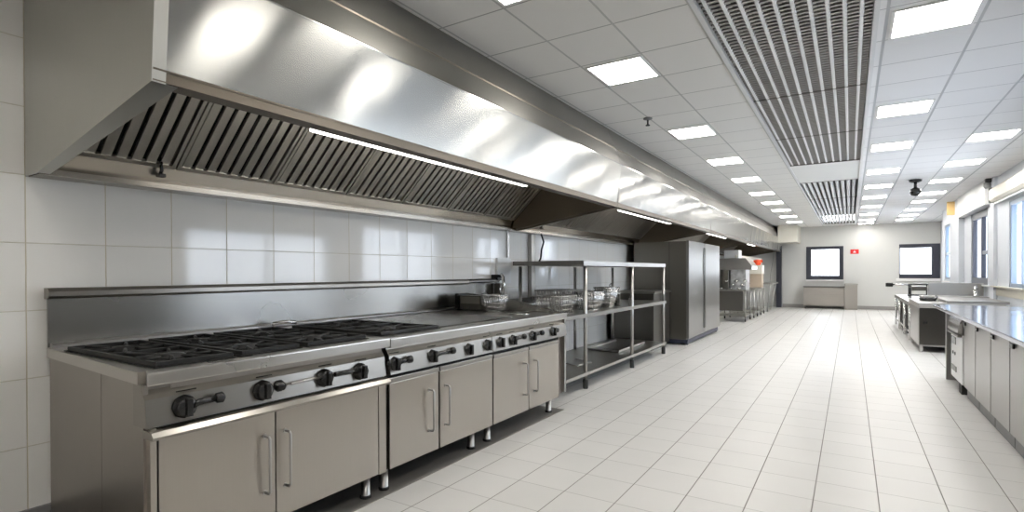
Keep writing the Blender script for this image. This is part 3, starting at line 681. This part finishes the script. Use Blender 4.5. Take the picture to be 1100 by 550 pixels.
tag(MB().tube([(-2.35, 21.6, 2.2), (-2.38, 21.6, 1.7), (-2.46, 21.6, 1.2), (-2.50, 21.6, .6), (-2.48, 21.6, .05)], .008, 6).make('cable', 'plastic_grey'), 'thin grey cable running down the wall in the far left corner', 'cable')

# ------------------------------------------------------------------ far wall unit, sign
t = thing('storage_bench', 'low taupe cabinet with two long panels under the far left window', 'cabinet', (-.77, 21.8, 0))
MB().box(-1.40, -.16, 21.60, 21.975, .10, .74, .004).make('cabinet', 'taupe', t)
MB().box(-1.41, -.15, 21.58, 21.98, .75, .78, .003).make('cap', 'dark_steel', t)
MB().box(-1.37, -.19, 21.585, 21.599, .53, .73, .003).make('upper_panel', 'taupe', t)
MB().box(-1.37, -.19, 21.585, 21.599, .13, .50, .003).make('lower_panel', 'taupe', t)
for x in (-1.37, -.22): MB().box(x, x + .04, 21.62, 21.95, 0, .10).make('foot', 'dark_steel', t)
MB().box(-.155, .21, 21.55, 21.975, 0, .84, .006).make('end_cabinet', 'taupe', t)
MB().box(-.17, .225, 21.53, 21.98, .84, .885, .006).make('end_cap', 'shelf', t)
t = thing('fire_sign', 'small red sign with white flame symbol on the far wall', 'sign', (.13, YF - .012, 1.91))
MB().box(.005, .25, YF - .015, YF - .001, 1.91, 2.06, .002).make('plate', 'red', t)
m = MB(); pts = [(.085, 1.945), (.17, 1.945), (.165, 1.975), (.14, 2.005), (.128, 2.035), (.112, 2.0), (.09, 1.975)]
a = [m.bm.verts.new((x, YF - .018, z)) for x, z in pts]; b = [m.bm.verts.new((x, YF - .0155, z)) for x, z in pts]
m.bm.faces.new(a); m.bm.faces.new(b[::-1])
for i in range(len(pts)): m.bm.faces.new((a[i], b[i], b[(i + 1) % len(pts)], a[(i + 1) % len(pts)]))
m.make('flame_symbol', 'white', t)

# ------------------------------------------------------------------ right side: worktop run
tag(MB().hull8([(.855, 2.0, .868), (2.08, 2.0, .868), (2.08, 8.45, .868), (.870, 8.45, .868), (.855, 2.0, .90), (2.08, 2.0, .90), (2.08, 8.45, .90), (.870, 8.45, .90)], .006).make('steel_worktop', 'blue_top'), 'long shiny blue-grey steel worktop on the right under the windows', 'worktop')
doors = [(6.62, 7.22), (5.97, 6.60), (5.33, 5.95), (4.6, 5.31), (3.9, 4.58), (3.2, 3.88)]
dl = ['steel base cabinet next to the built-in dishwasher', 'steel base cabinet, second from the built-in dishwasher', 'steel base cabinet, third from the built-in dishwasher', 'steel base cabinet, fourth from the built-in dishwasher at the frame edge', 'steel base cabinet just outside the right frame edge', 'steel base cabinet nearest the viewer on the right']
for i, (a, b) in enumerate(doors):
    t = thing('base_cabinet', dl[i], 'cabinet', (1.5, (a + b) / 2, 0), 'base cabinets under the right worktop')
    MB().box(1.022, 1.98, a, b, .11, .862, .003).make('carcass', 'dark_steel', t)
    d = MB().box(1.0, 1.02, a + .004, b - .004, .118, .80, .004).make('door', 'bright', t)
    MB().box(.985, .999, b - .14, b - .06, .755, .79, .004).make('catch', 'black', d)
    MB().box(1.03, 1.92, a, b, 0, .11).make('plinth', M['plastic_grey'], t)
t = thing('dishwasher', 'built-in steel dishwasher with chrome lever and dark display panel', 'dishwasher', (1.5, 7.6, 0))
MB().box(1.022, 1.98, 7.24, 7.98, .11, .862, .003).make('cabinet', 'bright', t)
MB().box(.99, 1.02, 7.24, 7.96, .12, .63, .006).make('door', 'white', t)
MB().prism_y([(1.02, .64), (.955, .66), (.965, .74), (.985, .80), (1.02, .80)], 7.26, 7.95).make('handle_cover', 'chrome', t)
MB().box(.955, .99, 7.26, 7.96, .618, .640, .004).make('lever', 'dark_steel', t)
MB().box(.983, .989, 7.62, 7.9, .50, .58, .002).make('display', 'black', t)
MB().box(.983, .989, 7.58, 7.88, .20, .26, .002).make('vent', 'dark_steel', t)
for y in (7.66, 7.8): MB().cyl((.982, y, .40), .018, .007, 'X', 12).make('button', 'black', t)
MB().box(1.0, 1.08, 7.35, 7.50, 0.0, .11, .01).make('foot', 'rubber', t)
tag(MB().box(.985, 1.9, 8.30, 8.36, .0, .866, .004).make('end_panel', 'bright'), 'upright steel end panel supporting the far end of the worktop', 'panel')

# cabinet beyond, on legs
t = thing('island_cabinet', 'free-standing steel cabinet on short legs beyond the worktop end', 'cabinet', (1.4, 11.6, 0))
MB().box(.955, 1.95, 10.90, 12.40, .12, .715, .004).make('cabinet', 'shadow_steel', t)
MB().box(.945, .954, 10.92, 12.38, .10, .71, .003).make('door', 'bright', t)
MB().box(.93, 2.0, 10.86, 12.44, .722, .80, .010).make('worktop', 'top', t)
MB().box(.955, 1.95, 10.90, 12.40, .095, .118).make('bottom_rail', 'bright', t)
for x in (.98, 1.9):
    for y in (10.94, 12.34): MB().box(x - .02, x + .02, y - .02, y + .02, 0, .095).make('leg', 'tube', t)
MB().box(1.0, 1.06, 10.892, 10.899, .46, .50).make('keyhole_plate', 'black', t)
t = thing('sink_unit', 'steel sink counter with tall upstand under the far window', 'sink', (1.55, 12.8, 0))
MB().box(1.15, 2.06, 12.46, 13.0, .10, .80, .004).make('cabinet', 'bright', t)
MB().box(1.13, 2.08, 12.45, 13.02, .802, .85, .006).make('worktop', 'bright', t)
MB().box(1.27, 2.08, 12.98, 13.02, .85, 1.085, .006).make('upstand', 'bright', t)
MB().box(1.2, 2.0, 12.5, 12.95, 0, .10).make('plinth', 'rubber', t)
tag(MB().box(1.30, 2.05, 10.9, 12.4, .802, .84, .006).make('steel_tray', 'bright'), 'wide pale steel tray lying on the free-standing cabinet', 'tray')
t = thing('frying_pan', 'black frying pan on the free-standing cabinet top', 'pan', (1.13, 11.8, .802))
MB().lathe([(.001, 0), (.11, 0), (.13, .04), (.125, .042), (.105, .008), (.001, .008)], (1.14, 11.7, .802), 'Z', 24).make('pan_body', 'black', t)
MB().tube([(1.26, 11.75, .84), (1.29, 11.9, .86), (1.29, 12.1, .87)], .012, 8).make('handle', 'black', t)
t = thing('mixer_tap', 'beige-grey squat tap at the window end of the sink', 'tap', (1.93, 12.6, .86))
MB().lathe([(.05, 0), (.05, .02), (.035, .04), (.035, .12), (.001, .13)], (1.93, 12.7, .851), 'Z', 16).make('tap_body', 'chrome', t)
MB().tube([(1.93, 12.7, .96), (1.93, 12.64, 1.02), (1.90, 12.56, 1.02), (1.88, 12.52, .95)], .022, 10).make('spout', 'chrome', t)

# far cookers
for i, (ya, yb) in enumerate(((12.60, 13.75), (13.85, 15.0), (15.1, 16.3))):
    t = thing('pedestal_cooker', ['steel cooker with open legs right behind the free-standing cabinet', 'middle steel cooker of the far right row', 'farthest steel cooker of the right row, by the black tap'][i], 'cooker', (1.02, (ya + yb) / 2, 0), 'cookers in the far right row')
    x1 = 1.12 if i == 0 else 1.9
    MB().box(.93, x1, ya, yb, .66, .735, .008).make('worktop', 'bright', t)
    MB().box(1.0, x1, ya + .03, yb - .03, .20, .655, .004).make('cabinet', 'dark_steel', t)
    MB().box(.985, .999, ya + .05, yb - .4, .22, .64, .004).make('door', 'top', t)
    for y in (ya + .04, yb - .04):
        MB().tube([(.96, y, 0), (.96, y, .66)], .022, 10).make('leg', 'chrome', t)
    MB().tube([(.955, ya + .04, .15), (.955, yb - .04, .15)], .014, 8).make('foot_rail', 'tube', t)
    MB().box(1.02, x1 - .01, ya + .1, yb - .1, 0, .20).make('plinth', 'rubber', t)
t = thing('pot_filler', 'black and chrome swivel tap arm at the far end of the cooker row', 'tap', (1.15, 15.3, .74))
MB().lathe([(.04, 0), (.03, .03), (.022, .05), (.022, .28), (.001, .29)], (1.15, 15.3, .735), 'Z', 14).make('column', 'black', t)
MB().tube([(1.15, 15.3, 1.0), (.98, 15.28, 1.0), (.82, 15.26, 1.0)], .02, 10).make('arm', 'chrome', t)
MB().box(.70, .84, 15.20, 15.32, .95, 1.04, .015).make('nozzle', 'black', t)
t = thing('wire_stand', 'dark open wire stand on the middle cooker of the far right row', 'stand', (1.25, 14.2, .735))
m = MB()
for x in (1.08, 1.38):
    for y in (14.05, 14.4): m.tube([(x, y, .736), (x, y, 1.04)], .012, 6)
for z in (.80, 1.03): m.tube([(1.08, 14.05, z), (1.38, 14.05, z), (1.38, 14.4, z), (1.08, 14.4, z), (1.08, 14.05, z)], .012, 6)
m.make('wire_frame', 'black', t)
MB().box(1.10, 1.36, 14.07, 14.38, .90, .99, .01).make('insert', 'dark_steel', t)

# ------------------------------------------------------------------ camera, world, look
H = 1.32; yaw, pitch, roll = math.radians(32.24), math.radians(-.365), math.radians(-.18)
cd = bpy.data.cameras.new('camera'); cam = bpy.data.objects.new('camera', cd); C.objects.link(cam)
fw = Vector((-math.sin(yaw) * math.cos(pitch), math.cos(yaw) * math.cos(pitch), math.sin(pitch)))
r = Vector((math.cos(yaw), math.sin(yaw), 0)); u = r.cross(fw)
R = r * math.cos(roll) + u * math.sin(roll); U = -r * math.sin(roll) + u * math.cos(roll)
mt = Matrix((( R.x, U.x, -fw.x, 0), (R.y, U.y, -fw.y, 0), (R.z, U.z, -fw.z, H), (0, 0, 0, 1)))
cam.matrix_world = mt
cd.sensor_fit = 'HORIZONTAL'; cd.sensor_width = 36; cd.lens = 576 / 1100 * 36
cd.shift_y = (295.8 - 275) / 1100; cd.clip_start = .05; cd.clip_end = 100
S.camera = cam
w = bpy.data.worlds.new('world'); S.world = w; w.use_nodes = True
w.node_tree.nodes['Background'].inputs[0].default_value = (.95, .97, 1, 1); w.node_tree.nodes['Background'].inputs[1].default_value = 1.0
S.view_settings.view_transform = 'Standard'; S.view_settings.look = 'None'
S.view_settings.exposure = 0.26; S.view_settings.gamma = 1.0
S.cycles.use_denoising = True; S.cycles.max_bounces = 8; S.cycles.diffuse_bounces = 5; S.cycles.glossy_bounces = 5
S.cycles.sample_clamp_indirect = 6; S.cycles.caustics_reflective = False; S.cycles.caustics_refractive = False
